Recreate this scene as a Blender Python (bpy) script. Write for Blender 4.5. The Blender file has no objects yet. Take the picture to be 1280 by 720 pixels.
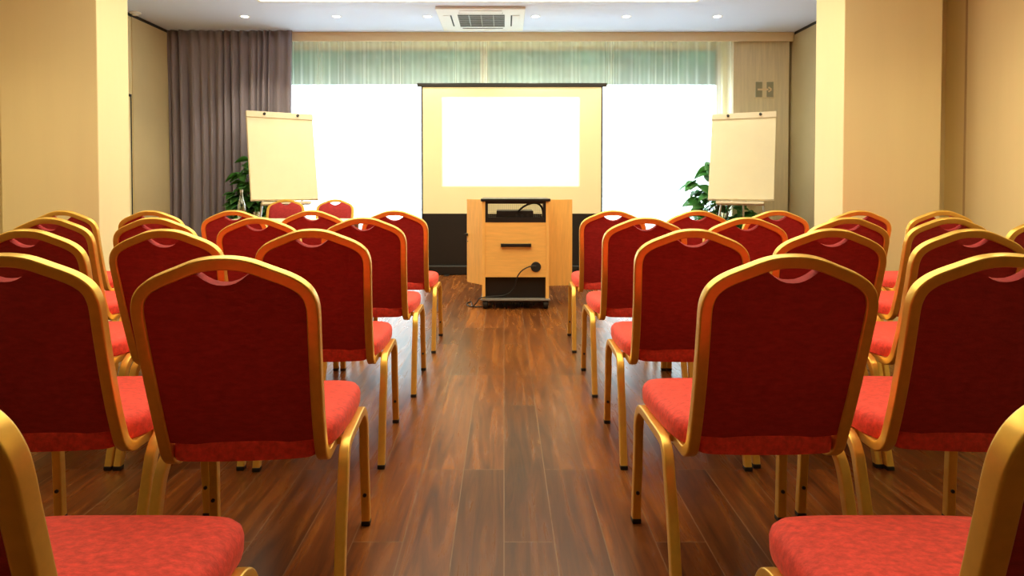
import bpy, bmesh, math, random
from mathutils import Vector, Matrix
random.seed(7)
sc = bpy.context.scene
COL = sc.collection
PI = math.pi
F, HX, HY, CH = 790.0, 630.0, 231.0, 1.11          # focal length in px, horizon point, eye height
ZC = 3.08                                          # ceiling height
XL, XR, YB, YN = -4.30, 3.76, 8.50, -5.5           # room walls

# ------------------------------------------------------------------ materials
def new_mat(name):
    m = bpy.data.materials.new(name); m.use_nodes = True
    nt = m.node_tree; nt.nodes.clear()
    out = nt.nodes.new('ShaderNodeOutputMaterial')
    return m, nt, out
def N(nt, t, **kw):
    n = nt.nodes.new(t)
    for k, v in kw.items():
        if k in n.inputs.keys(): n.inputs[k].default_value = v
        else: setattr(n, k, v)
    return n
def rgb(r, g, b): return (r, g, b, 1.0)
def principled(name, col, rough=0.5, metal=0.0, noise=0.0, nscale=30, bump=0.0, bscale=200, stretch=(1, 1, 1), sheen=0.0, sheen_tint=None, coat=0.0, spec=0.5, trans=0.0):
    m, nt, out = new_mat(name)
    p = N(nt, 'ShaderNodeBsdfPrincipled')
    p.inputs['Roughness'].default_value = rough
    p.inputs['Metallic'].default_value = metal
    p.inputs['Specular IOR Level'].default_value = spec
    if sheen:
        p.inputs['Sheen Weight'].default_value = sheen
        p.inputs['Sheen Roughness'].default_value = 0.4
        p.inputs['Sheen Tint'].default_value = sheen_tint or rgb(1, 1, 1)
    if coat: p.inputs['Coat Weight'].default_value = coat; p.inputs['Coat Roughness'].default_value = 0.15
    if trans: p.inputs['Transmission Weight'].default_value = trans
    p.inputs['Base Color'].default_value = rgb(*col)
    tc = N(nt, 'ShaderNodeTexCoord'); mp = N(nt, 'ShaderNodeMapping'); mp.inputs['Scale'].default_value = stretch
    nt.links.new(tc.outputs['Object'], mp.inputs['Vector'])
    if noise:
        nz = N(nt, 'ShaderNodeTexNoise'); nz.inputs['Scale'].default_value = nscale; nz.inputs['Detail'].default_value = 5
        nz.inputs['Roughness'].default_value = 0.65
        nt.links.new(mp.outputs['Vector'], nz.inputs['Vector'])
        cr = N(nt, 'ShaderNodeValToRGB')
        lo = [max(0, c * (1 - noise)) for c in col]; hi = [min(1, c * (1 + noise)) for c in col]
        cr.color_ramp.elements[0].position = 0.3; cr.color_ramp.elements[0].color = rgb(*lo)
        cr.color_ramp.elements[1].position = 0.7; cr.color_ramp.elements[1].color = rgb(*hi)
        nt.links.new(nz.outputs['Fac'], cr.inputs['Fac']); nt.links.new(cr.outputs['Color'], p.inputs['Base Color'])
    if bump:
        nb = N(nt, 'ShaderNodeTexNoise'); nb.inputs['Scale'].default_value = bscale; nb.inputs['Detail'].default_value = 3
        nt.links.new(mp.outputs['Vector'], nb.inputs['Vector'])
        bp = N(nt, 'ShaderNodeBump'); bp.inputs['Strength'].default_value = bump; bp.inputs['Distance'].default_value = 0.004
        nt.links.new(nb.outputs['Fac'], bp.inputs['Height']); nt.links.new(bp.outputs['Normal'], p.inputs['Normal'])
    nt.links.new(p.outputs['BSDF'], out.inputs['Surface'])
    return m
def emissive(name, col, strength):
    m, nt, out = new_mat(name)
    e = N(nt, 'ShaderNodeEmission'); e.inputs['Color'].default_value = rgb(*col); e.inputs['Strength'].default_value = strength
    nt.links.new(e.outputs['Emission'], out.inputs['Surface'])
    return m
def floor_mat():
    m, nt, out = new_mat('wood_plank_floor')
    p = N(nt, 'ShaderNodeBsdfPrincipled')
    tc = N(nt, 'ShaderNodeTexCoord'); sp = N(nt, 'ShaderNodeSeparateXYZ'); cb = N(nt, 'ShaderNodeCombineXYZ')
    nt.links.new(tc.outputs['Object'], sp.inputs[0])
    nt.links.new(sp.outputs['Y'], cb.inputs['X']); nt.links.new(sp.outputs['X'], cb.inputs['Y'])
    br = N(nt, 'ShaderNodeTexBrick'); br.offset = 0.41; br.offset_frequency = 3
    br.inputs['Color1'].default_value = rgb(0, 0, 0); br.inputs['Color2'].default_value = rgb(1, 1, 1)
    br.inputs['Mortar'].default_value = rgb(0.5, 0.5, 0.5)
    br.inputs['Scale'].default_value = 1.0; br.inputs['Brick Width'].default_value = 1.22; br.inputs['Row Height'].default_value = 0.157
    br.inputs['Mortar Size'].default_value = 0.0018; br.inputs['Mortar Smooth'].default_value = 0.1
    nt.links.new(cb.outputs[0], br.inputs['Vector'])
    # grain, stretched along the plank and shifted from plank to plank
    mul = N(nt, 'ShaderNodeVectorMath', operation='MULTIPLY'); mul.inputs[1].default_value = (1.1, 13.0, 1.0)
    nt.links.new(cb.outputs[0], mul.inputs[0])
    shift = N(nt, 'ShaderNodeVectorMath', operation='MULTIPLY'); shift.inputs[1].default_value = (13.0, 7.0, 5.0)
    nt.links.new(br.outputs['Color'], shift.inputs[0])
    add = N(nt, 'ShaderNodeVectorMath', operation='ADD')
    nt.links.new(mul.outputs[0], add.inputs[0]); nt.links.new(shift.outputs[0], add.inputs[1])
    nz = N(nt, 'ShaderNodeTexNoise'); nz.inputs['Scale'].default_value = 1.3; nz.inputs['Detail'].default_value = 6; nz.inputs['Roughness'].default_value = 0.6
    nz.inputs['Distortion'].default_value = 1.1
    nt.links.new(add.outputs[0], nz.inputs['Vector'])
    cr = N(nt, 'ShaderNodeValToRGB'); e = cr.color_ramp.elements
    e[0].position = 0.28; e[0].color = rgb(0.050, 0.014, 0.004)
    e[1].position = 0.74; e[1].color = rgb(0.285, 0.096, 0.020)
    k = e.new(0.5); k.color = rgb(0.155, 0.047, 0.010)
    nt.links.new(nz.outputs['Fac'], cr.inputs['Fac'])
    hs = N(nt, 'ShaderNodeHueSaturation'); mr = N(nt, 'ShaderNodeMapRange')
    mr.inputs['To Min'].default_value = 0.72; mr.inputs['To Max'].default_value = 1.28
    nt.links.new(br.outputs['Color'], mr.inputs['Value']); nt.links.new(mr.outputs[0], hs.inputs['Value'])
    nt.links.new(cr.outputs['Color'], hs.inputs['Color'])
    mx = N(nt, 'ShaderNodeMix', data_type='RGBA'); mx.inputs[7].default_value = rgb(0.22, 0.12, 0.06)
    nt.links.new(br.outputs['Fac'], mx.inputs[0]); nt.links.new(hs.outputs['Color'], mx.inputs[6])
    nt.links.new(mx.outputs[2], p.inputs['Base Color'])
    r = N(nt, 'ShaderNodeMapRange'); r.inputs['To Min'].default_value = 0.34; r.inputs['To Max'].default_value = 0.22
    nt.links.new(nz.outputs['Fac'], r.inputs['Value']); nt.links.new(r.outputs[0], p.inputs['Roughness'])
    p.inputs['Specular IOR Level'].default_value = 0.22
    nt.links.new(p.outputs['BSDF'], out.inputs['Surface'])
    return m
def sheer_mat():
    m, nt, out = new_mat('sheer_voile')
    tr = N(nt, 'ShaderNodeBsdfTransparent'); tl = N(nt, 'ShaderNodeBsdfTranslucent'); df = N(nt, 'ShaderNodeBsdfDiffuse')
    tr.inputs['Color'].default_value = rgb(0.97, 0.97, 0.95)
    tl.inputs['Color'].default_value = rgb(0.88, 0.84, 0.72); df.inputs['Color'].default_value = rgb(0.86, 0.79, 0.60)
    a = N(nt, 'ShaderNodeMixShader'); a.inputs[0].default_value = 0.62
    nt.links.new(tl.outputs[0], a.inputs[1]); nt.links.new(df.outputs[0], a.inputs[2])
    lw = N(nt, 'ShaderNodeLayerWeight'); lw.inputs['Blend'].default_value = 0.5
    mr = N(nt, 'ShaderNodeMapRange'); mr.inputs['To Min'].default_value = 0.36; mr.inputs['To Max'].default_value = 0.95
    nt.links.new(lw.outputs['Facing'], mr.inputs['Value'])
    b = N(nt, 'ShaderNodeMixShader'); nt.links.new(mr.outputs[0], b.inputs[0])
    nt.links.new(tr.outputs[0], b.inputs[1]); nt.links.new(a.outputs[0], b.inputs[2])
    nt.links.new(b.outputs[0], out.inputs['Surface'])
    return m
def glass_pane(name, tint, refl=0.06):
    m, nt, out = new_mat(name)
    tr = N(nt, 'ShaderNodeBsdfTransparent'); tr.inputs['Color'].default_value = rgb(*tint)
    gl = N(nt, 'ShaderNodeBsdfGlossy'); gl.inputs['Roughness'].default_value = 0.03
    b = N(nt, 'ShaderNodeMixShader'); b.inputs[0].default_value = refl
    nt.links.new(tr.outputs[0], b.inputs[1]); nt.links.new(gl.outputs[0], b.inputs[2]); nt.links.new(b.outputs[0], out.inputs['Surface'])
    return m
def tinted_pane():
    m, nt, out = new_mat('green_transom_glass')
    tc = N(nt, 'ShaderNodeTexCoord'); nz = N(nt, 'ShaderNodeTexNoise'); nz.inputs['Scale'].default_value = 2.2; nz.inputs['Detail'].default_value = 3
    nt.links.new(tc.outputs['Object'], nz.inputs['Vector'])
    cr = N(nt, 'ShaderNodeValToRGB'); cr.color_ramp.elements[0].position = 0.3; cr.color_ramp.elements[0].color = rgb(0.070, 0.150, 0.110)
    cr.color_ramp.elements[1].position = 0.75; cr.color_ramp.elements[1].color = rgb(0.14, 0.235, 0.17)
    nt.links.new(nz.outputs['Fac'], cr.inputs['Fac'])
    tr = N(nt, 'ShaderNodeBsdfTransparent'); nt.links.new(cr.outputs['Color'], tr.inputs['Color'])
    gl = N(nt, 'ShaderNodeBsdfGlossy'); gl.inputs['Roughness'].default_value = 0.05
    b = N(nt, 'ShaderNodeMixShader'); b.inputs[0].default_value = 0.07
    nt.links.new(tr.outputs[0], b.inputs[1]); nt.links.new(gl.outputs[0], b.inputs[2]); nt.links.new(b.outputs[0], out.inputs['Surface'])
    return m
def leaf_mat():
    m = principled('leaf_green', (0.07, 0.25, 0.05), 0.4, noise=0.45, nscale=9)
    nt = m.node_tree; out = [n for n in nt.nodes if n.type == 'OUTPUT_MATERIAL'][0]
    p = [n for n in nt.nodes if n.type == 'BSDF_PRINCIPLED'][0]
    tl = N(nt, 'ShaderNodeBsdfTranslucent'); tl.inputs['Color'].default_value = rgb(0.16, 0.45, 0.10)
    b = N(nt, 'ShaderNodeMixShader'); b.inputs[0].default_value = 0.3
    nt.links.new(p.outputs[0], b.inputs[1]); nt.links.new(tl.outputs[0], b.inputs[2]); nt.links.new(b.outputs[0], out.inputs['Surface'])
    return m
M = dict(
    wall=principled('wall_cream', (0.84, 0.735, 0.435), 0.75, noise=0.03, nscale=3, bump=0.05, bscale=260, stretch=(1, 1, 0.08)),
    ceil=principled('ceiling_white', (0.69, 0.76, 0.97), 0.85),
    floor=floor_mat(),
    gap=principled('dark_shadow_gap', (0.012, 0.010, 0.010), 0.6),
    groove=principled('panel_joint', (0.55, 0.42, 0.23), 0.7),
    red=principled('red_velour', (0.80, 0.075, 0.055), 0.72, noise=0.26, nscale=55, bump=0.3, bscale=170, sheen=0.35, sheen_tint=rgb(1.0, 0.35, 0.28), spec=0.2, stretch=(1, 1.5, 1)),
    red_shaded=principled('red_velour_shaded_back', (0.38, 0.030, 0.034), 0.75, noise=0.22, nscale=35, bump=0.2, bscale=200, sheen=0.12, sheen_tint=rgb(1.0, 0.35, 0.28), spec=0.2, stretch=(1, 1, 2.5)),  # seat velour again, the backs' shade darkened into its colour
    gold=principled('gold_lacquer_metal', (0.86, 0.535, 0.105), 0.32, metal=0.62, spec=0.5, noise=0.06, nscale=40),
    rubber=principled('black_rubber', (0.012, 0.011, 0.010), 0.6),
    black=principled('black_laminate', (0.010, 0.009, 0.009), 0.4),
    blackmetal=principled('black_metal', (0.018, 0.016, 0.015), 0.35, metal=0.3),
    beech=principled('beech_veneer', (0.90, 0.50, 0.135), 0.45, noise=0.10, nscale=7, stretch=(0.6, 0.6, 6)),
    beechv=principled('beech_veneer_upright', (0.90, 0.50, 0.135), 0.45, noise=0.10, nscale=7, stretch=(6, 6, 0.6)),
    shade_l=principled('shaded_wall_tan', (0.66, 0.53, 0.30), 0.75, noise=0.03, nscale=3),  # this tan and the next hold the rear side walls' shade
    shade_r=principled('shaded_wall_olive_tan', (0.50, 0.39, 0.21), 0.75, noise=0.03, nscale=3),
    grain=principled('cream_grain_panel', (0.74, 0.63, 0.42), 0.6, noise=0.10, nscale=9, stretch=(4, 4, 0.25)),
    screen=principled('projection_fabric', (0.93, 0.855, 0.545), 0.9),
    paper=principled('flipchart_paper', (0.81, 0.735, 0.52), 0.85, noise=0.025, nscale=4),
    board=principled('board_light_grey', (0.72, 0.62, 0.44), 0.5),
    alu=principled('brushed_grey_metal', (0.55, 0.53, 0.50), 0.35, metal=0.8),
    white=principled('white_plastic', (0.82, 0.82, 0.82), 0.45),
    grey=principled('grey_grille', (0.085, 0.09, 0.085), 0.6),
    drape=principled('mauve_drape', (0.25, 0.21, 0.245), 0.85, noise=0.10, nscale=12, stretch=(3, 3, 0.3), sheen=0.15),
    pelmet=principled('pelmet_beige', (0.80, 0.62, 0.38), 0.7),
    sheer=sheer_mat(),
    pane=glass_pane('window_glass', (0.93, 0.97, 0.96)),
    tint=tinted_pane(),
    winframe=principled('window_frame_tan', (0.55, 0.44, 0.32), 0.5),
    bulb=emissive('lamp_lens', (1.0, 0.90, 0.72), 14.0),
    panel=emissive('luminous_ceiling', (1.0, 0.87, 0.58), 4.0),
    leaf=leaf_mat(),
    bark=principled('plant_stem', (0.10, 0.075, 0.035), 0.8),
    soil=principled('soil', (0.02, 0.014, 0.010), 0.9),
    pot=principled('grey_planter', (0.22, 0.20, 0.18), 0.5),
    table=principled('cream_table_top', (0.82, 0.70, 0.48), 0.4),
    olive=principled('olive_sign_field', (0.30, 0.28, 0.18), 0.5),
    mesh=principled('pale_perforated_panel', (0.62, 0.58, 0.48), 0.5),
)
def clear_glass():
    m, nt, out = new_mat('clear_glass')
    tr = N(nt, 'ShaderNodeBsdfTransparent'); tr.inputs['Color'].default_value = rgb(0.90, 0.94, 0.93)
    gl = N(nt, 'ShaderNodeBsdfGlossy'); gl.inputs['Roughness'].default_value = 0.04
    fr = N(nt, 'ShaderNodeLayerWeight'); fr.inputs['Blend'].default_value = 0.35
    mr = N(nt, 'ShaderNodeMapRange'); mr.inputs['To Min'].default_value = 0.10; mr.inputs['To Max'].default_value = 0.75
    nt.links.new(fr.outputs['Facing'], mr.inputs['Value'])
    b = N(nt, 'ShaderNodeMixShader'); nt.links.new(mr.outputs[0], b.inputs[0]); nt.links.new(tr.outputs[0], b.inputs[1]); nt.links.new(gl.outputs[0], b.inputs[2])
    nt.links.new(b.outputs[0], out.inputs['Surface']); return m
M['glass'] = clear_glass()
M['water'] = M['glass']

# ------------------------------------------------------------------ geometry helpers
def obj(name, bm, mat, parent=None, smooth=False, loc=None, wn=False):
    bmesh.ops.recalc_face_normals(bm, faces=bm.faces[:])
    me = bpy.data.meshes.new(name); bm.to_mesh(me); bm.free()
    me.materials.append(mat)
    if smooth:
        for p in me.polygons: p.use_smooth = True
    o = bpy.data.objects.new(name, me); COL.objects.link(o)
    if smooth:
        md = o.modifiers.new('es', 'EDGE_SPLIT'); md.split_angle = math.radians(48)
    if wn:
        md = o.modifiers.new('wn', 'WEIGHTED_NORMAL'); md.weight = 100; md.keep_sharp = True
    if parent: o.parent = parent
    if loc: o.location = loc
    return o
def tag(o, label, cat, group=None):
    o['label'] = label; o['category'] = cat
    if group: o['group'] = group
    return o
def thing(name, label, cat, loc=(0, 0, 0), rz=0, group=None):
    o = bpy.data.objects.new(name, None); COL.objects.link(o)
    o.location = loc; o.rotation_euler = (0, 0, rz); o.empty_display_size = 0.1
    return tag(o, label, cat, group)
def struct(name, bm, mat, parent=None, smooth=False):
    o = obj(name, bm, mat, parent, smooth)
    if not parent: o['kind'] = 'structure'
    return o
def box(bm, x0, x1, y0, y1, z0, z1, bev=0.0, mtx=None):
    r = bmesh.ops.create_cube(bm, size=1.0)
    vs = r['verts']
    for v in vs:
        v.co = Vector((x0 + (v.co.x + .5) * (x1 - x0), y0 + (v.co.y + .5) * (y1 - y0), z0 + (v.co.z + .5) * (z1 - z0)))
    if mtx: bmesh.ops.transform(bm, matrix=mtx, verts=vs)
    if bev:
        es = list({e for v in vs for e in v.link_edges})
        bmesh.ops.bevel(bm, geom=es, offset=bev, segments=2, profile=0.5, affect='EDGES')
    return bm
def B(*a, **k): return box(bmesh.new(), *a, **k)
def sweep(bm, pts, frames, prof, closed=False, caps=True):
    """pts: centres; frames: (W, D) axes per point; prof: list of (w, d)"""
    rings = []
    for p, (w, d) in zip(pts, frames):
        rings.append([bm.verts.new(p + w * a + d * b) for a, b in prof])
    n = len(prof); m = len(rings)
    for i in range(m if closed else m - 1):
        r0, r1 = rings[i], rings[(i + 1) % m]
        for k in range(n):
            bm.faces.new((r0[k], r0[(k + 1) % n], r1[(k + 1) % n], r1[k]))
    if caps and not closed:
        bm.faces.new(rings[0][::-1]); bm.faces.new(rings[-1])
    return bm
def rrect(w, d, r, seg=3):
    out = []
    for cx, cy, a0 in ((w/2-r, d/2-r, 0), (-w/2+r, d/2-r, 90), (-w/2+r, -d/2+r, 180), (w/2-r, -d/2+r, 270)):
        for k in range(seg + 1):
            a = math.radians(a0 + 90 * k / seg)
            out.append((cx + r * math.cos(a), cy + r * math.sin(a)))
    return out
def circ(r, n=10): return [(r * math.cos(2*PI*k/n), r * math.sin(2*PI*k/n)) for k in range(n)]
def tube(bm, pts, r, n=8, radii=None):
    pts = [Vector(p) for p in pts]
    T = [(pts[min(i+1, len(pts)-1)] - pts[max(i-1, 0)]).normalized() for i in range(len(pts))]
    up = Vector((0, 0, 1)) if abs(T[0].z) < 0.9 else Vector((1, 0, 0))
    w = T[0].cross(up).normalized(); rings = []
    for i, p in enumerate(pts):
        w = (w - T[i] * w.dot(T[i])).normalized(); d = T[i].cross(w)
        rr = radii[i] if radii else r
        rings.append([bm.verts.new(p + (w * math.cos(2*PI*k/n) + d * math.sin(2*PI*k/n)) * rr) for k in range(n)])
    for i in range(len(rings) - 1):
        for k in range(n):
            bm.faces.new((rings[i][k], rings[i][(k+1) % n], rings[i+1][(k+1) % n], rings[i+1][k]))
    bm.faces.new(rings[0][::-1]); bm.faces.new(rings[-1])
    return bm
def catmull(P, n=8, closed=False):
    P = [Vector(p) for p in P]; out = []
    m = len(P)
    for i in range(m if closed else m - 1):
        if closed: a, b, c, d = P[(i-1) % m], P[i], P[(i+1) % m], P[(i+2) % m]
        else: a, b, c, d = P[max(i-1, 0)], P[i], P[i+1], P[min(i+2, m-1)]
        for k in range(n):
            t = k / n
            out.append(0.5 * ((2*b) + (c-a)*t + (2*a-5*b+4*c-d)*t*t + (3*b-a-3*c+d)*t**3))
    if not closed: out.append(P[-1])
    return out
def lathe(bm, prof, n=24, c=(0, 0, 0)):
    rings = []
    for r, z in prof:
        if r < 1e-5: rings.append([bm.verts.new((c[0], c[1], c[2] + z))])
        else: rings.append([bm.verts.new((c[0] + r*math.cos(2*PI*k/n), c[1] + r*math.sin(2*PI*k/n), c[2] + z)) for k in range(n)])
    for a, b in zip(rings, rings[1:]):
        for k in range(n):
            q = [a[k % len(a)], a[(k+1) % len(a)], b[(k+1) % len(b)], b[k % len(b)]]
            u = []
            for v in q:
                if v not in u: u.append(v)
            if len(u) > 2: bm.faces.new(u)
    return bm
def copy_tree(o, parent=None):
    c = o.copy(); COL.objects.link(c); c.parent = parent
    for ch in list(o.children): copy_tree(ch, c)
    return c
def at(px, py, Y): return Vector(((px - HX) * Y / F, Y, CH - (py - HY) * Y / F))

# ------------------------------------------------------------------ the room
struct('floor', B(XL - .2, XR + .2, YN - .2, YB + .3, -0.1, 0), M['floor'])
# light well in the ceiling
RX0, RX1, RY0, RY1, RH = -2.64, 2.09, 2.1, 6.86, 0.06
bm = bmesh.new()
box(bm, XL - .2, XR + .2, YN - .2, RY0, ZC, ZC + .3); box(bm, XL - .2, XR + .2, RY1, YB + .3, ZC, ZC + .3)
box(bm, XL - .2, RX0, RY0, RY1, ZC, ZC + .3); box(bm, RX1, XR + .2, RY0, RY1, ZC, ZC + .3)
box(bm, RX0, RX1, RY0, RY1, ZC + RH + .04, ZC + .3)
struct('ceiling', bm, M['ceil'])
t = thing('luminous_ceiling_panel', 'large warm backlit panel recessed in the ceiling above the chairs', 'ceiling light', ((RX0+RX1)/2, (RY0+RY1)/2, ZC))
w, d = (RX1-RX0)/2, (RY1-RY0)/2
obj('diffuser', B(-w+.032, w-.032, -d+.032, d-.032, .004, .030), M['panel'], t)
bm = bmesh.new()
for a in ((-w+.002, w-.002, d-.03, d-.002), (-w+.002, w-.002, -d+.002, -d+.03), (-w+.002, -w+.03, -d+.03, d-.03), (w-.03, w-.002, -d+.03, d-.03)):
    box(bm, *a, -.004, RH-.002)
obj('edge_frame', bm, M['white'], t)

struct('wall_left', B(XL - .2, XL, YN - .2, YB + .3, 0, ZC), M['wall'])
struct('wall_right', B(XR, XR + .2, YN - .2, YB + .3, 0, ZC), M['wall'])
struct('wall_rear', B(XL, XR, YN - .2, YN, 0, ZC), M['wall'])
WX0, WX1, WZ0, WZ1 = -3.10, 2.93, 0.06, 2.98
bm = bmesh.new()
box(bm, XL, WX0, YB, YB + .25, 0, ZC); box(bm, WX1, XR, YB, YB + .25, 0, ZC)
box(bm, WX0, WX1, YB, YB + .25, 0, WZ0); box(bm, WX0, WX1, YB, YB + .25, WZ1, ZC)
struct('wall_front', bm, M['wall'])
# two bays of glazing
MX = -0.27
for k, (a, b) in enumerate(((WX0, MX), (MX, WX1))):
    fr = bmesh.new()
    y0, y1 = YB + .09, YB + .16
    zt = 2.47
    for q in ((a, a+.05, WZ0, WZ1), (b-.05, b, WZ0, WZ1), (a+.05, b-.05, WZ0, WZ0+.06), (a+.05, b-.05, WZ1-.05, WZ1)):
        box(fr, q[0], q[1], y0, y1, q[2], q[3])
    w_ = struct('window_%d' % (k + 1), fr, M['winframe'])
    obj('pane', B(a+.05, b-.05, y0+.025, y0+.040, WZ0+.06, zt), M['pane'], w_)
    obj('transom_pane', B(a+.05, b-.05, y0+.025, y0+.040, zt, WZ1-.05), M['tint'], w_)
# shadow gaps, panel joints
struct('trim_1', B(XL, XL + .012, 2.0, YB - .3, ZC - .035, ZC - .001), M['gap'])
struct('trim_2', B(XR - .012, XR, 2.0, YB - .3, ZC - .035, ZC - .001), M['gap'])
for nm, x0, x1, k in (('wall_shade_facing', XL, XL + .012, 'shade_l'), ('wall_shade_facing', XR - .012, XR, 'shade_r')):  # thin wall facings with the rear corner shade painted into their colour
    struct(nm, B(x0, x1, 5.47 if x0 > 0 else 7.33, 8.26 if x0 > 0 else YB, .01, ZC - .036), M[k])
struct('trim_3', B(XR - .003, XR, 5.155, 5.175, 0.1, ZC - .04), M['groove'])
struct('baseboard_left', B(XL, XL + .015, YN, YB, 0, .09), M['groove'])
struct('baseboard_right', B(XR - .015, XR, YN, YB, 0, .09), M['groove'])
# door in the left wall, mostly behind the left pillar
dr = struct('door_1', B(XL, XL + .010, 6.40, 7.28, 0.005, 2.12), M['wall'])
bm = bmesh.new()
box(bm, XL, XL + .013, 7.28, 7.30, 0, 2.15); box(bm, XL, XL + .013, 6.38, 6.40, 0, 2.15); box(bm, XL, XL + .014, 6.38, 7.30, 2.12, 2.15)
obj('door_gap', bm, M['gap'], dr)
bm = bmesh.new(); box(bm, XL + .01, XL + .05, 6.46, 6.48, 1.0, 1.02); box(bm, XL + .045, XL + .06, 6.46, 6.58, 1.0, 1.02)
obj('door_handle', bm, M['alu'], dr)
# pillars
for nm, x0, x1, y0, y1 in (('pillar_left', -3.975, -3.205, 5.0, 5.42), ('pillar_right', 2.68, 3.45, 5.0, 5.46)):
    bm = B(x0, x1, y0, y1, 0, ZC - .001, bev=0.006)
    if x0 < 0: box(bm, XL, x0, y1 - .06, y1, 0, ZC - .001)  # unseen web to the wall, added to block window light through the gap
    else: box(bm, x1, XR, y1 - .06, y1, 0, ZC - .001)
    struct(nm, bm, M['wall'])
# grained cream panel right of the window
struct('wall_corner', B(2.99, 3.715, 8.27, YB, 0, ZC - .001), M['grain'])
# pelmet under the ceiling in front of the window
struct('trim_4', B(-2.9, XR - .02, 8.20, 8.23, 2.965, ZC - .001), M['pelmet'])

# ------------------------------------------------------------------ curtains
def pleated(name, x0, x1, y, z0, z1, amp, wl, mat, parent=None, seed=1, nz=14, jitter=0.6, gather=0.0, per=9):
    rnd = random.Random(seed)
    xs, ys = [], []
    x, ph = x0, 0.0
    n = max(8, int((x1 - x0) / wl))
    cells = [0.5 + rnd.random() * jitter for _ in range(n)]
    tot = sum(cells); acc = 0
    prof = []
    for i, c in enumerate(cells):
        a = amp * (0.55 + 0.75 * rnd.random()); sk = (rnd.random() - .5) * 0.5
        for k in range(per):
            t = k / per
            prof.append(((acc + c * (t + sk * 0.25 * math.sin(2*PI*t))) / tot, a * math.sin(2*PI*t), i))
        acc += c
    prof.append((1.0, 0.0, n - 1))
    bm = bmesh.new(); rows = []
    dl = [(rnd.random() - .5) for _ in range(n)]
    for j in range(nz + 1):
        v = j / nz; z = z1 + (z0 - z1) * v
        row = []
        for (s, d, i) in prof:
            xx = x0 + (x1 - x0) * s
            xx = (xx - (x0 + x1) / 2) * (1 - gather * math.sin(PI * min(1, v * 1.15)) ) + (x0 + x1) / 2
            xx += dl[i] * wl * 0.45 * v * math.sin(PI * s)
            f = 0.55 + 0.45 * min(1, v * 4)
            row.append(bm.verts.new((xx, y + d * f + 0.012 * math.sin(5 * s + 3 * v + seed), z)))
        rows.append(row)
    for a, b in zip(rows, rows[1:]):
        for k in range(len(a) - 1): bm.faces.new((a[k], a[k+1], b[k+1], b[k]))
    return obj(name, bm, mat, parent, smooth=True)
o = pleated('sheer_curtain', -3.0, 2.985, 8.33, 0.03, 2.99, 0.022, 0.115, M['sheer'], seed=3, nz=6, per=10, jitter=1.3)
tag(o, 'sheer white pleated curtain across the whole window wall', 'curtain')
o = pleated('drape', XL + .006, -2.70, 8.10, 0.02, ZC - .004, 0.045, 0.100, M['drape'], jitter=1.2, seed=11, nz=18, gather=0.02)
md = o.modifiers.new('thick', 'SOLIDIFY'); md.thickness = 0.004
tag(o, 'heavy mauve grey pleated drape hanging left of the window', 'drape')
# emergency sign on the wall right of the window, on the grained panel
t = thing('wall_sign', 'small sign with two olive fields on the wall right of the window', 'sign', (3.39, 8.27, 2.35))
obj('sign_plate', B(-.125, .125, -.012, 0, -.11, .11, bev=.003), M['grain'], t)
obj('sign_field', B(-.115, -.030, -.016, -.012, -.098, .098), M['olive'], t)
obj('sign_field', B(.030, .115, -.016, -.012, -.098, .098), M['olive'], t)
bm = bmesh.new(); box(bm, -.09, .05, -.019, -.016, -.012, .012)
for s in (-1, 1): box(bm, .045, .095, -.019, -.016, -.010, .010, mtx=Matrix.Translation((.0705, 0, s*.016)) @ Matrix.Rotation(s*.6, 4, 'Y') @ Matrix.Translation((-.0705, 0, 0)))
obj('arrow', bm, M['pelmet'], t)

# ------------------------------------------------------------------ ceiling fittings
dl0 = None
ORD = ['first', 'second', 'third', 'fourth', 'fifth', 'sixth']
for i, px in enumerate((308, 422, 535, 669, 782, 895)):
    x = (px - HX) * 7.446 / F
    if dl0 is None:
        dl0 = thing('downlight', '', 'downlight')
        obj('trim_ring', lathe(bmesh.new(), [(.042, -.002), (.058, -.004), (.060, 0), (.042, 0), (.042, -.002)], 24), M['white'], dl0, True)
        obj('lens', lathe(bmesh.new(), [(0, -.0035), (.041, -.0015), (.041, 0), (0, 0)], 24), M['bulb'], dl0)
        d = dl0
    else: d = copy_tree(dl0)
    d.location = (x, 7.446, ZC)
    d['label'] = '%s from the left of six small round ceiling downlights' % ORD[i] if i else 'leftmost of six small round ceiling downlights, above the mauve drape'
    d['group'] = 'round ceiling downlights'
t = thing('air_conditioner', 'square white ceiling cassette air conditioner with dark grille', 'air conditioner', (-.262, 7.53, ZC))
bm = bmesh.new(); box(bm, -.5, .5, -.5, .5, -.03, 0, bev=.008)
obj('cover', bm, M['white'], t)
bm = bmesh.new(); box(bm, -.27, .27, -.27, .27, -.034, -.030); 
obj('intake_grille', bm, M['grey'], t)
bm = bmesh.new()
for k in range(9): y = -.24 + k*.06; box(bm, -.265, .265, y-.0035, y+.0035, -.040, -.034)
for x in (-.14, 0, .14): box(bm, x-.004, x+.004, -.265, .265, -.040, -.034)
obj('grille_bars', bm, M['alu'], t)
for k in range(4):
    mt = Matrix.Rotation(k*PI/2, 4, 'Z')
    lv = obj('louver', box(bmesh.new(), -.24, .24, -.44, -.36, -.036, -.030, bev=.002, mtx=mt), M['white'], t)
    obj('slot', box(bmesh.new(), -.25, .25, -.357, -.340, -.0315, -.0300, mtx=mt), M['gap'], lv)
t = thing('smoke_detector', 'small round white smoke detector on the ceiling by the left pillar', 'smoke detector', ((172-HX)*1.97*F/(231-17)/F, 1.97*F/(231-17), ZC))
obj('base_ring', lathe(bmesh.new(), [(0, 0), (.06, 0), (.06, -.012), (.05, -.018), (0, -.018)], 24), M['white'], t, True)
obj('sensor_cap', lathe(bmesh.new(), [(0, -.018), (.035, -.018), (.032, -.035), (0, -.04)], 24), M['white'], t, True)

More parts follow.
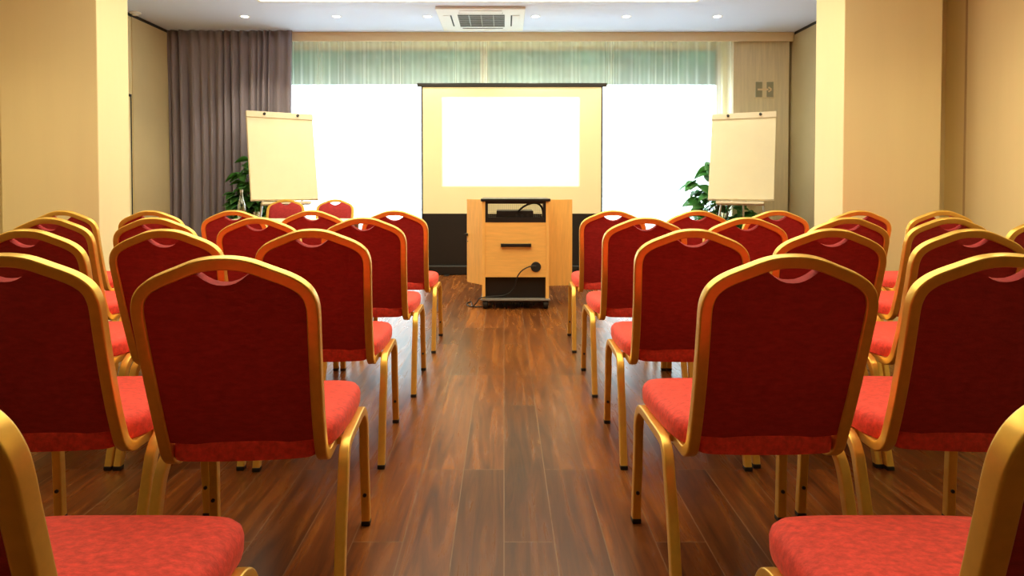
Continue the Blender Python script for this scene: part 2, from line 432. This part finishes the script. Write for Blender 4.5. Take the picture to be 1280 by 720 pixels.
# ------------------------------------------------------------------ the banquet chair (rear feet at y=0, sitter faces +y)
PROF = catmull([(-.094, .930, 0), (-.078, .86, 0), (-.055, .77, 0), (-.028, .67, 0), (.005, .56, 0), (.038, .465, 0), (.056, .425, 0), (.088, .401, 0), (.13, .397, 0), (.22, .397, 0), (.40, .397, 0)], 10)
PROF = [(p.x, p.y) for p in PROF]
ARC = [0.0]
for a, b in zip(PROF, PROF[1:]): ARC.append(ARC[-1] + math.hypot(b[0]-a[0], b[1]-a[1]))
def on_back(u, s, n=0.0):
    """point at lateral u, arc length s down the back profile, offset n towards the sitter"""
    s = max(0.0, min(ARC[-1], s))
    i = 0
    while i < len(ARC) - 2 and ARC[i+1] < s: i += 1
    f = (s - ARC[i]) / (ARC[i+1] - ARC[i])
    y = PROF[i][0] + f * (PROF[i+1][0] - PROF[i][0]); z = PROF[i][1] + f * (PROF[i+1][1] - PROF[i][1])
    def tan(j):
        j0, j1 = max(j-1, 0), min(j+1, len(PROF)-1)
        return Vector((0, PROF[j1][0]-PROF[j0][0], PROF[j1][1]-PROF[j0][1])).normalized()
    t = (tan(i) * (1-f) + tan(i+1) * f).normalized()
    nrm = Vector((0, -t.z, t.y))        # towards the sitter / up
    return Vector((u, y, z)) + nrm * n, nrm
CR = [(0, .0), (.054, .006), (.108, .0265), (.148, .0435), (.174, .060), (.190, .079), (.198, .103), (.200, .130), (.1985, .18), (.195, .30), (.192, .42), (.191, .50)]
def crown_s(u):
    u = abs(u)
    for (a, b), (c, d) in zip(CR, CR[1:]):
        if a <= u <= c: return b + (d - b) * (u - a) / (c - a)
    return .13
def make_chair(label):
    root = thing('banquet_chair', label, 'chair')
    # gold tube: up one side, over the crown, down the other, hooked forward under the seat
    right = [(u, s) for u, s in CR] + [(.191, s) for s in (.53, .56, .59, .62, .66, .72)]
    pts2 = [(-u, s) for u, s in reversed(right[1:])] + right
    pts2 = [(p.x, p.y) for p in catmull([(a, b, 0) for a, b in pts2], 5)]
    P, D = [], []
    for u, s in pts2:
        p, n = on_back(u, s); P.append(p); D.append(n)
    FR = []
    for i in range(len(P)):
        T = (P[min(i+1, len(P)-1)] - P[max(i-1, 0)]).normalized()
        W = T.cross(D[i]).normalized(); FR.append((W, D[i]))
    obj('back_frame', sweep(bmesh.new(), P, FR, rrect(.030, .029, .0045, 2)), M['gold'], root, True, wn=True)
    # upholstered back panel with the hand hole under the crown
    bm = bmesh.new(); HWP = .186; nc, nr = 40, 14
    front, back = [], []
    for i in range(nc + 1):
        t = -1 + 2 * i / nc
        u = HWP * math.sin(t * PI / 2)
        st = crown_s(u) * 1.0 + .008
        if abs(u) < .066: st = max(st, .013 + .040 * (1 - (u/.066)**2) + crown_s(u) * .6)
        sb = .480 + .012 * (1 - (u/HWP)**2)
        f, b = [], []
        for j in range(nr + 1):
            v = j / nr; s = st + (sb - st) * v
            e = min(1, (1 - abs(u)/HWP) * 5) ** .5 * min(1, min(v, 1 - v) * 7 + .15) ** .5
            f.append(bm.verts.new(on_back(u, s, .008 + .022 * e)[0])); b.append(bm.verts.new(on_back(u, s, -.009)[0]))
        front.append(f); back.append(b)
    for g in (front, back):
        for i in range(nc):
            for j in range(nr): bm.faces.new((g[i][j], g[i+1][j], g[i+1][j+1], g[i][j+1]))
    for i in range(nc):
        for j in (0, nr): bm.faces.new((front[i][j], front[i+1][j], back[i+1][j], back[i][j]))
    for i in (0, nc):
        for j in range(nr): bm.faces.new((front[i][j], front[i][j+1], back[i][j+1], back[i][j]))
    obj('backrest', bm, M['red_shaded'], root, True)
    # seat cushion
    out = [(0, .024), (.10, .028), (.158, .036), (.176, .055), (.180, .085), (.205, .125), (.220, .19), (.229, .30), (.231, .40), (.226, .452), (.205, .482), (.16, .493), (.08, .498)]
    full = out + [(0, .499)] + [(-x, y) for x, y in reversed(out[1:])]
    full = catmull([(a, b, 0) for a, b in full], 4, closed=True)
    cx, cy = 0, .26
    loops = [(-.016, .410), (-.003, .414), (0, .424), (.001, .448), (-.003, .462), (-.014, .473), (-.035, .480), (-.075, .485), (-.13, .488)]
    bm = bmesh.new(); rings = []
    for off, z in loops:
        r = []
        for p in full:
            d = Vector((p.x - cx, p.y - cy, 0)); L = d.length
            q = d * ((L + off) / L)
            r.append(bm.verts.new((cx + q.x, cy + q.y, z)))
        rings.append(r)
    for a, b in zip(rings, rings[1:]):
        for k in range(len(a)): bm.faces.new((a[k], a[(k+1) % len(a)], b[(k+1) % len(b)], b[k]))
    c = bm.verts.new((cx, cy, .489))
    for k in range(len(rings[-1])): bm.faces.new((rings[-1][k], rings[-1][(k+1) % len(rings[-1])], c))
    bm.faces.new(rings[0][::-1])
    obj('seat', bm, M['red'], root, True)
    # seat rails across
    bm = bmesh.new()
    for y in (.19, .41): box(bm, -.225, .225, y - .012, y + .012, .388, .409, bev=.003)
    obj('seat_frame', bm, M['gold'], root)
    # four legs: each half of a side arch
    rear = [(.240, .002, .012), (.239, .030, .10), (.237, .066, .22), (.237, .100, .325), (.235, .122, .368), (.233, .152, .392), (.232, .19, .399), (.232, .285, .398)]
    front_ = [(.240, .478, .012), (.239, .474, .10), (.237, .467, .22), (.237, .460, .325), (.235, .452, .364), (.233, .430, .389), (.232, .39, .397), (.232, .285, .398)]
    prof = rrect(.028, .028, .004, 2)
    for s in (-1, 1):
        for which in (rear, front_):
            P = catmull([(s*x, y, z) for x, y, z in which], 4)
            FR = []
            for i in range(len(P)):
                T = (P[min(i+1, len(P)-1)] - P[max(i-1, 0)]).normalized()
                Wx = (Vector((1, 0, 0)) - T * T.x).normalized(); FR.append((Wx, T.cross(Wx)))
            lg = obj('leg', sweep(bmesh.new(), P, FR, prof), M['gold'], root, True, wn=True)
            x, y, z = which[0]
            obj('foot_cap', B(s*x-.0145, s*x+.0145, y-.0155, y+.0155, 0, .017, bev=.003), M['rubber'], lg)
            if which is front_:
                bm = bmesh.new(); bmesh.ops.create_cone(bm, cap_ends=True, segments=10, radius1=.006, radius2=.006, depth=.006, matrix=Matrix.Translation((s*.2385, .474-.0155, .105)) @ Matrix.Rotation(PI/2, 4, 'X'))
                obj('bolt', bm, M['rubber'], lg)
    return root
ROWY = {5: .72, 4: 1.585, 3: 2.44, 2: 3.28, 1: 4.15}
ROWN = {1: 'front row', 2: 'second row', 3: 'third row', 4: 'fourth row', 5: 'nearest row'}
SEATN = {1: 'aisle seat', 2: 'second seat from aisle', 3: 'third seat from aisle', 4: 'fourth seat from aisle', 5: 'fifth seat from aisle'}
COLX = {1: .705, 2: 1.245, 3: 1.78, 4: 2.31, 5: 2.84}
# side, row, seat, x offset, y offset, yaw (degrees)
SPOTS = [
 ('left', 5, 1, -.01, 0, 0), ('right', 5, 1, .02, 0, 0),
 ('left', 4, 1, .048, -.035, 4), ('left', 4, 2, .040, .02, 3), ('right', 4, 1, -.022, 0, 1), ('right', 4, 2, -.036, .02, -3),
 ('left', 3, 1, -.015, 0, 3), ('left', 3, 2, -.02, 0, 0), ('left', 3, 3, 0, 0, 0), ('right', 3, 1, .003, 0, -1.5), ('right', 3, 2, -.014, .02, 0), ('right', 3, 3, -.038, 0, 0),
 ('left', 2, 1, -.008, 0, 1), ('left', 2, 2, 0, 0, 0), ('left', 2, 3, .01, 0, 0), ('left', 2, 4, .01, 0, 0),
 ('right', 2, 1, .010, 0, 0), ('right', 2, 2, -.018, 0, 0), ('right', 2, 3, -.038, 0, 0), ('right', 2, 4, -.055, 0, 0), ('right', 2, 5, -.072, 0, 0),
 ('left', 1, 1, 0, 0, 0), ('left', 1, 2, .01, 0, 0), ('left', 1, 3, .03, .02, 0), ('left', 1, 4, .035, 0, 0), ('left', 1, 5, 0, 0, 0),
 ('right', 1, 1, 0, 0, -2), ('right', 1, 2, 0, 0, 0), ('right', 1, 3, -.025, 0, 0), ('right', 1, 4, -.025, 0, 0), ('right', 1, 5, -.02, 0, 0),
]
proto = make_chair('')
first = True
def place(x, y, yaw, label, group):
    global first
    o = proto if first else copy_tree(proto)
    first = False
    o.location = (x, y, 0); o.rotation_euler = (0, 0, math.radians(yaw)); o['label'] = label; o['group'] = group
    return o
for side, row, seat, dx, dy, yaw in SPOTS:
    sg = -1 if side == 'left' else 1
    place(sg * COLX[seat] + dx, ROWY[row] + dy, yaw, 'red gold-framed banquet chair, %s, %s side, %s' % (ROWN[row], side, SEATN[seat]), 'audience chairs in rows')
place(-2.47, 7.08, 180, 'left of the two red banquet chairs facing the audience behind the speaker table', 'chairs behind the speaker table')
place(-1.91, 7.08, 180, 'right of the two red banquet chairs facing the audience behind the speaker table', 'chairs behind the speaker table')

# ------------------------------------------------------------------ speaker table, bottle, glass
TX0, TX1, TY0, TY1 = -2.93, -1.52, 6.30, 6.96
t = thing('speaker_table', 'cream topped table in front of the two chairs facing the audience', 'table', ((TX0+TX1)/2, (TY0+TY1)/2, 0))
w, d = (TX1-TX0)/2, (TY1-TY0)/2
obj('tabletop', B(-w, w, -d, d, .712, .740, bev=.004), M['table'], t)
bm = bmesh.new(); box(bm, -w+.07, w-.07, -d+.07, -d+.09, .65, .712); box(bm, -w+.07, w-.07, d-.09, d-.07, .65, .712)
obj('apron', bm, M['alu'], t)
for sx in (-1, 1):
    for sy in (-1, 1): obj('leg', tube(bmesh.new(), [(sx*(w-.08), sy*(d-.08), 0), (sx*(w-.08), sy*(d-.08), .712)], .02, 12), M['alu'], t, True)
t = thing('water_bottle', 'clear glass water bottle standing on the speaker table', 'bottle', (-2.75, 6.62, .740))
obj('body', lathe(bmesh.new(), [(0, 0), (.036, .001), (.040, .010), (.041, .12), (.039, .15), (.030, .19), (.020, .23), (.0145, .26), (.0135, .30), (.0115, .30), (.0125, .26), (.018, .23), (.028, .19), (.037, .15), (.0385, .12), (.0375, .012), (0, .006)], 28), M['glass'], t, True)
obj('cap', lathe(bmesh.new(), [(0, .318), (.0155, .318), (.0165, .300), (.0165, .292), (0, .301)], 20), M['alu'], t, True)
t = thing('drinking_glass', 'small clear tumbler beside the bottle on the speaker table', 'glass', (-2.585, 6.60, .740))
obj('bowl', lathe(bmesh.new(), [(0, 0), (.027, 0), (.034, .088), (.032, .088), (.026, .010), (0, .010)], 24), M['glass'], t, True)

# ------------------------------------------------------------------ projection screen
SY = 7.80
sx0, sx1 = at(527, 0, SY).x, at(753, 0, SY).x
zt, zb, zk = at(0, 109, SY).z, at(0, 267, SY).z, at(0, 330, SY).z
sm, sw = (sx0+sx1)/2, (sx1-sx0)/2
t = thing('projection_screen', 'large cream pull-up projection screen with black border behind the lectern', 'projection screen', (sm, SY, 0))
bm = bmesh.new(); box(bm, -sw+.018, sw-.018, -.004, .002, zb, zt - .005)
obj('screen_fabric', bm, M['screen'], t)
bm = bmesh.new(); box(bm, -sw, -sw+.018, -.004, .002, zb, zt); box(bm, sw-.018, sw, -.004, .002, zb, zt); box(bm, -sw, sw, -.004, .002, zk - .02, zb)
box(bm, -sw+.018, sw-.018, -.004, .002, zt-.005, zt)
obj('black_border', bm, M['black'], t)
obj('top_bar', B(-sw-.05, sw+.05, -.018, .018, zt, zt+.045, bev=.006), M['blackmetal'], t)
obj('base_housing', B(-sw-.02, sw+.02, -.06, .06, .003, zk-.015, bev=.012), M['blackmetal'], t)
bm = bmesh.new()
for s in (-.8, .8):
    box(bm, s-.03, s+.03, -.16, -.058, 0, .012, bev=.003); box(bm, s-.03, s+.03, .058, .16, 0, .012, bev=.003)
obj('foot', bm, M['blackmetal'], t)
obj('support_pole', tube(bmesh.new(), [(0, .035, zk-.02), (0, .035, zt+.02)], .012, 10), M['blackmetal'], t, True)

# ------------------------------------------------------------------ lectern
LY, LX = 5.62, .103
def lz(py, Y=LY): return CH - (py - HY) * Y / F
zt, zb = lz(249.5), lz(374)
t = thing('lectern', 'beech media lectern on casters with open side doors before the screen', 'lectern', (LX, LY, 0))
hw, dp = .298, .60
for s in (-1, 1): obj('side_panel', B(min(s*hw, s*(hw-.028)), max(s*hw, s*(hw-.028)), 0, dp, zb, zt-.016, bev=.002), M['beechv'], t)
obj('top_board', B(-hw-.012, hw+.012, -.015, dp+.01, zt-.016, zt+.008, bev=.003), M['black'], t)
fp = obj('front_panel', B(-hw+.028, hw-.028, .006, .026, lz(347), lz(278), bev=.0015), M['beech'], t)
bm = bmesh.new(); x0, x1, z_ = at(626, 0, LY).x - LX, at(664, 0, LY).x - LX, lz(306.5)
box(bm, x0, x1, -.022, -.008, z_-.016, z_+.014, bev=.004); box(bm, x0, x0+.03, -.010, .008, z_-.016, z_+.014); box(bm, x1-.03, x1, -.010, .008, z_-.016, z_+.014)
obj('handle', bm, M['blackmetal'], fp)
bm = bmesh.new(); c = (at(670, 0, LY).x - LX, .003, lz(334))
bmesh.ops.create_cone(bm, cap_ends=True, segments=28, radius1=.048, radius2=.042, depth=.014, matrix=Matrix.Translation(c) @ Matrix.Rotation(PI/2, 4, 'X'))
obj('cable_grommet', bm, M['rubber'], fp, True)
# open bay at the top
z0, z1 = lz(278), lz(251)
bm = bmesh.new()
box(bm, -hw+.028, -hw+.052, .004, .03, z0, z1-.004); box(bm, hw-.052, hw-.028, .004, .03, z0, z1-.004)
box(bm, -hw+.052, hw-.052, .004, .03, z0, z0+.045); box(bm, -hw+.052, hw-.052, .004, .03, z1-.026, z1-.004)
obj('bay_frame', bm, M['black'], t)
obj('shelf', B(-hw+.028, hw-.028, .03, dp-.02, z0-.005, z0+.012), M['black'], t)
bm = bmesh.new()
for k in range(27): x = -hw+.05 + k*(2*hw-.1)/26; box(bm, x-.002, x+.002, dp-.03, dp-.026, z0+.012, z1-.02)
for k in range(9): z = z0+.03+k*.017; box(bm, -hw+.03, hw-.03, dp-.03, dp-.026, z-.0018, z+.0018)
obj('wire_mesh_back', bm, M['mesh'], t)
bm = bmesh.new(); box(bm, -hw+.028, hw-.028, .05, .06, zb, lz(347)); obj('lower_back_panel', bm, M['black'], t)
obj('base_board', B(-hw-.012, hw+.012, -.02, dp+.01, zb-.016, zb, bev=.003), M['pot'], t)
bm = bmesh.new(); box(bm, -hw+.06, hw-.06, .06, dp-.09, zb-.046, zb-.016); obj('chassis', bm, M['black'], t)
for sx_ in (-1, 1):
    for y in (.03, dp-.05):
        bm = bmesh.new(); bmesh.ops.create_cone(bm, cap_ends=True, segments=24, radius1=.044, radius2=.044, depth=.04, matrix=Matrix.Translation((sx_*(hw-.028), y, .044)) @ Matrix.Rotation(PI/2, 4, 'Y'))
        bmesh.ops.bevel(bm, geom=bm.edges[:], offset=.004, segments=2, affect='EDGES')
        cs = obj('caster', bm, M['rubber'], t, True)
        bm = bmesh.new()
        for q in (-.026, .022): box(bm, sx_*(hw-.028)+q, sx_*(hw-.028)+q+.004, y-.02, y+.02, .034, .070)
        box(bm, sx_*(hw-.028)-.026, sx_*(hw-.028)+.026, y-.025, y+.025, .066, .071)
        obj('caster_fork', bm, M['blackmetal'], cs)
# side doors swung out at the back
def door_panel(x0, y0, x1, y1, z0, z1, hinge):
    v = Vector((x1-x0, y1-y0, 0)); L = v.length; a = math.atan2(v.y, v.x)
    return box(bmesh.new(), 0, L, 0, .02, z0, z1, bev=.002, mtx=Matrix.Translation((x0, y0, 0)) @ Matrix.Rotation(a, 4, 'Z'))
pL0, pL1 = at(602, 0, 6.22), at(583.5, 0, 6.45)
d1 = obj('side_door', door_panel(pL1.x-LX, pL1.y-LY, -hw-.002, .58, .118, .965, 1), M['beechv'], t)
bm = bmesh.new(); hx, hz = pL1.x-LX, CH-(293-HY)*6.45/F
box(bm, hx-.012, hx+.012, pL1.y-LY-.03, pL1.y-LY, hz-.012, hz+.012, bev=.003); box(bm, hx-.03, hx+.004, pL1.y-LY-.034, pL1.y-LY-.024, hz-.006, hz+.006)
bmesh.ops.create_uvsphere(bm, u_segments=8, v_segments=6, radius=.008, matrix=Matrix.Translation((hx+.014, pL1.y-LY-.012, hz-.07)))
obj('lock', bm, M['blackmetal'], d1)
pR = at(715.5, 0, 6.25)
obj('side_door', door_panel(hw+.002, .585, pR.x-LX, .63, .113, .965, 1), M['beechv'], t)
# device in the bay and cables
zb0 = z0 + .012
t = thing('rack_amplifier', 'black equipment box in the open bay of the lectern', 'device', (LX, LY, zb0))
x0, x1 = at(620.5, 0, LY).x - LX - .0, at(667, 0, LY).x - LX
obj('case', B(x0, x1, .06, .36, .008, .088, bev=.003), M['blackmetal'], t)
bm = bmesh.new()
for x in (x0+.03, x1-.03):
    for y in (.09, .33): box(bm, x-.012, x+.012, y-.012, y+.012, 0, .008)
obj('foot', bm, M['rubber'], t)
bm = bmesh.new()
for k in range(3): bmesh.ops.create_cone(bm, cap_ends=True, segments=14, radius1=.012, radius2=.010, depth=.012, matrix=Matrix.Translation((x1-.05-k*.05, .055, .045)) @ Matrix.Rotation(PI/2, 4, 'X'))
obj('control_knob', bm, M['rubber'], t)
c = [at(646, 268, 5.70), at(650, 262, 5.665), at(656, 257.5, 5.655), at(664, 254.3, 5.655), at(672, 254.5, 5.66), at(677, 259, 5.67), at(679, 266, 5.68), at(679, 272, 5.70)]
o = obj('signal_cable', tube(bmesh.new(), catmull(c, 6), .009, 8), M['rubber'], None, True); tag(o, 'thick black cable arching across the lectern top bay', 'cable')
c = [at(670, 333, 5.600), at(662, 333.5, 5.592), at(652, 339, 5.592), at(646, 348, 5.60), at(644, 357, 5.612), at(640, 364, 5.622), at(632, 369, 5.63), at(624, 370.5, 5.632), at(612, 371.3, 5.62), at(600, 373.2, 5.585), at(597.5, 376, 5.58)]
c += [Vector((-.255, 5.60, .05)), Vector((-.285, 5.70, .010)), Vector((-.31, 5.95, .006)), Vector((-.345, 5.86, .006)), Vector((-.32, 5.74, .006)), Vector((-.24, 5.70, .006)), Vector((-.12, 5.72, .006))]
o = obj('power_cable', tube(bmesh.new(), catmull(c, 6), .0055, 8), M['rubber'], None, True); tag(o, 'thin black power cable looping from the lectern onto the floor', 'cable')

# ------------------------------------------------------------------ flipcharts
def flipchart(x, y, yaw, label, zb, H, W, tilt):
    t = thing('flipchart', label, 'flipchart', (x, y, 0), math.radians(yaw), 'flipchart stands')
    mt = Matrix.Translation((0, 0, zb)) @ Matrix.Rotation(-math.radians(tilt), 4, 'X')
    w = W / 2
    obj('board', box(bmesh.new(), -w, w, 0, .022, 0, H, bev=.003, mtx=mt), M['board'], t)
    obj('paper_pad', box(bmesh.new(), -w+.006, w-.006, -.016, -.001, .012, H-.05, mtx=mt), M['paper'], t)
    cl = obj('clamp_bar', box(bmesh.new(), -w, w, -.028, -.001, H-.075, H, bev=.004, mtx=mt), M['board'], t)
    for k in (-.24, .26):
        bm = bmesh.new(); bmesh.ops.create_cone(bm, cap_ends=True, segments=16, radius1=.017, radius2=.014, depth=.022, matrix=mt @ Matrix.Translation((k*W, -.038, H-.032)) @ Matrix.Rotation(PI/2, 4, 'X'))
        obj('knob', bm, M['rubber'], cl, True)
    obj('pen_tray', box(bmesh.new(), -w*.72, w*.72, -.07, .02, -.055, -.025, bev=.004, mtx=mt), M['board'], t)
    top = zb + H * .70; off = .70 * H * math.sin(math.radians(tilt)) + .03
    for sx in (-1, 1):
        obj('leg', tube(bmesh.new(), [(sx*.12, off + .025, top), (sx*.36, .06, .012)], .013, 10), M['alu'], t, True)
    obj('leg', tube(bmesh.new(), [(0, off + .035, top), (0, off + .16, .012)], .013, 10), M['alu'], t, True)
    bm = bmesh.new(); box(bm, -.14, .14, off, off+.05, top-.03, top+.03, bev=.004)
    obj('bracket', bm, M['alu'], t)
    return t
flipchart(-2.565, 7.42, 33, 'white flipchart left of the screen, in front of the mauve drape', .925, 1.075, .775, 13)
flipchart(2.775, 7.42, -27, 'white flipchart right of the screen, by the right pillar', .925, 1.085, .735, 15)

# ------------------------------------------------------------------ potted plants
def plant(x, y, label, spread, height, n, seed, droop=.4, size=.15, lean=(0, 0)):
    rnd = random.Random(seed)
    t = thing('potted_plant', label, 'plant', (x, y, 0), 0, 'potted plants by the window')
    pt = obj('pot', lathe(bmesh.new(), [(0, 0), (.13, 0), (.17, .30), (.175, .32), (.155, .32), (.15, .28), (0, .28)], 28), M['pot'], t, True)
    obj('soil', lathe(bmesh.new(), [(0, .281), (.149, .281), (.149, .29), (0, .295)], 20), M['soil'], pt)
    st, lf = bmesh.new(), bmesh.new()
    for i in range(n):
        a = rnd.random() * 2 * PI; r = spread * (.25 + .75 * rnd.random()) ; h = height * (.42 + .58 * rnd.random())
        tip = Vector((r*math.cos(a) + lean[0]*h, r*math.sin(a)*.45 + lean[1]*h, h))
        b0 = Vector((rnd.uniform(-.05, .05), rnd.uniform(-.05, .05), .27))
        mid = b0.lerp(tip, .55) + Vector((0, 0, .10 * h)); mid.x *= .7; mid.y *= .7
        P = catmull([b0, mid, tip], 5)
        tube(st, P, .006, 6, [.008 - .005*k/(len(P)-1) for k in range(len(P))])
        for k in range(rnd.choice((4, 5, 6, 7))):
            base = tip if k < 4 else P[6] .lerp(P[-1], rnd.random())
            aa = a + rnd.uniform(-2.2, 2.2); L = size * (.75 + .6 * rnd.random()); Wd = L * (.30 + .16 * rnd.random())
            dirv = Vector((math.cos(aa), math.sin(aa), rnd.uniform(-droop, .35))).normalized()
            side = dirv.cross(Vector((0, 0, 1))).normalized(); nrm = side.cross(dirv)
            roll = rnd.uniform(-.7, .7); side = (side*math.cos(roll) + nrm*math.sin(roll)); nrm = side.cross(dirv)
            rows = []
            for q in range(7):
                v = q / 6; ww = Wd * math.sin(PI * min(1, (v*.93+.05))**.8) ; c = base + dirv * (L * v + .02) + Vector((0, 0, -1)) * (L * .35 * v * v)
                rows.append([lf.verts.new(c - side*ww + nrm*ww*.25), lf.verts.new(c), lf.verts.new(c + side*ww + nrm*ww*.25)])
            for r0, r1 in zip(rows, rows[1:]):
                for m_ in range(2): lf.faces.new((r0[m_], r0[m_+1], r1[m_+1], r1[m_]))
    obj('stem', st, M['bark'], t, True)
    fo = obj('foliage', lf, M['leaf'], t, True)
    md = fo.modifiers.new('thick', 'SOLIDIFY'); md.thickness = .0015
plant(-3.06, 7.78, 'leafy green plant behind the left flipchart, against the mauve drape', .27, 1.42, 60, 5, size=.13)
plant(2.74, 7.97, 'leafy green plant behind the right flipchart, against the bright window', .34, 1.40, 26, 8, size=.18)

# ------------------------------------------------------------------ light
wd = bpy.data.worlds.new('World'); sc.world = wd; wd.use_nodes = True
bg = wd.node_tree.nodes['Background']; bg.inputs['Color'].default_value = (0.72, 0.86, 1.0, 1); bg.inputs['Strength'].default_value = 8.0
def spot(name, loc, power, col, size=100, blend=.6, rad=.04, rot=(0, 0, 0)):
    l = bpy.data.lights.new(name, 'SPOT'); l.energy = power; l.color = col; l.spot_size = math.radians(size); l.spot_blend = blend; l.shadow_soft_size = rad
    o = bpy.data.objects.new(name, l); COL.objects.link(o); o.location = loc; o.rotation_euler = rot
    return o
for px in (308, 422, 535, 669, 782, 895):
    spot('downlight_beam', ((px - HX) * 7.446 / F, 7.446, ZC - .02), 54, (1.0, .88, .62))
for x, y in ((-3.45, 3.3), (2.95, 3.3), (-3.45, 1.6), (2.95, 1.6)):  # unseen spots without fittings, added to warm the lower pillar fronts
    spot('side_fill_spot', (x, y, ZC - .02), 52, (1.0, .84, .50), size=130, rad=.03)
# the projector's beam, shaped by its gate
pj = spot('projector_beam', (.084, 4.3, 2.75), 800, (.84, .92, 1), size=80, blend=0, rad=.01, rot=(PI/2, 0, 0))
l = pj.data; l.use_nodes = True; nt = l.node_tree
em = [n for n in nt.nodes if n.type == 'EMISSION'][0]
tc = N(nt, 'ShaderNodeTexCoord'); sp = N(nt, 'ShaderNodeSeparateXYZ'); nt.links.new(tc.outputs['Normal'], sp.inputs[0])
def ratio(a):
    dv = N(nt, 'ShaderNodeMath', operation='DIVIDE'); nt.links.new(sp.outputs[a], dv.inputs[0]); nt.links.new(sp.outputs['Z'], dv.inputs[1]); return dv
def within(src, c, h):
    cm = N(nt, 'ShaderNodeMath', operation='COMPARE'); cm.inputs[1].default_value = c; cm.inputs[2].default_value = h
    nt.links.new(src.outputs[0], cm.inputs[0]); return cm
dist = SY - .004 - 4.3
rx0, rx1 = (at(553, 0, SY).x - .084)/dist, (at(724, 0, SY).x - .084)/dist
rz0, rz1 = (at(0, 233, SY).z - 2.75)/dist, (at(0, 122, SY).z - 2.75)/dist
mx_ = within(ratio('X'), -(rx0+rx1)/2, (rx1-rx0)/2); mz_ = within(ratio('Y'), -(rz0+rz1)/2, (rz1-rz0)/2)
ml = N(nt, 'ShaderNodeMath', operation='MULTIPLY'); nt.links.new(mx_.outputs[0], ml.inputs[0]); nt.links.new(mz_.outputs[0], ml.inputs[1])
nt.links.new(ml.outputs[0], em.inputs['Strength'])

# ------------------------------------------------------------------ camera
cam = bpy.data.cameras.new('Camera'); co = bpy.data.objects.new('Camera', cam); COL.objects.link(co)
co.location = (0, 0, CH)
PITCH = 1.3
co.rotation_euler = (math.radians(90 - PITCH), 0, 0)
cam.sensor_width = 36; cam.lens = 36 * F / 1280
cam.shift_x = (640 - HX) / 1280
cam.shift_y = -(360 - (HY + F * math.tan(math.radians(PITCH)))) / 1280
cam.clip_start = .02
sc.camera = co
sc.view_settings.view_transform = 'Standard'; sc.view_settings.look = 'None'
sc.view_settings.exposure = 0; sc.view_settings.gamma = 1; sc.view_settings.use_curve_mapping = False
cy = sc.cycles
cy.use_denoising = True; cy.max_bounces = 8; cy.transparent_max_bounces = 16; cy.diffuse_bounces = 5; cy.sample_clamp_indirect = 8
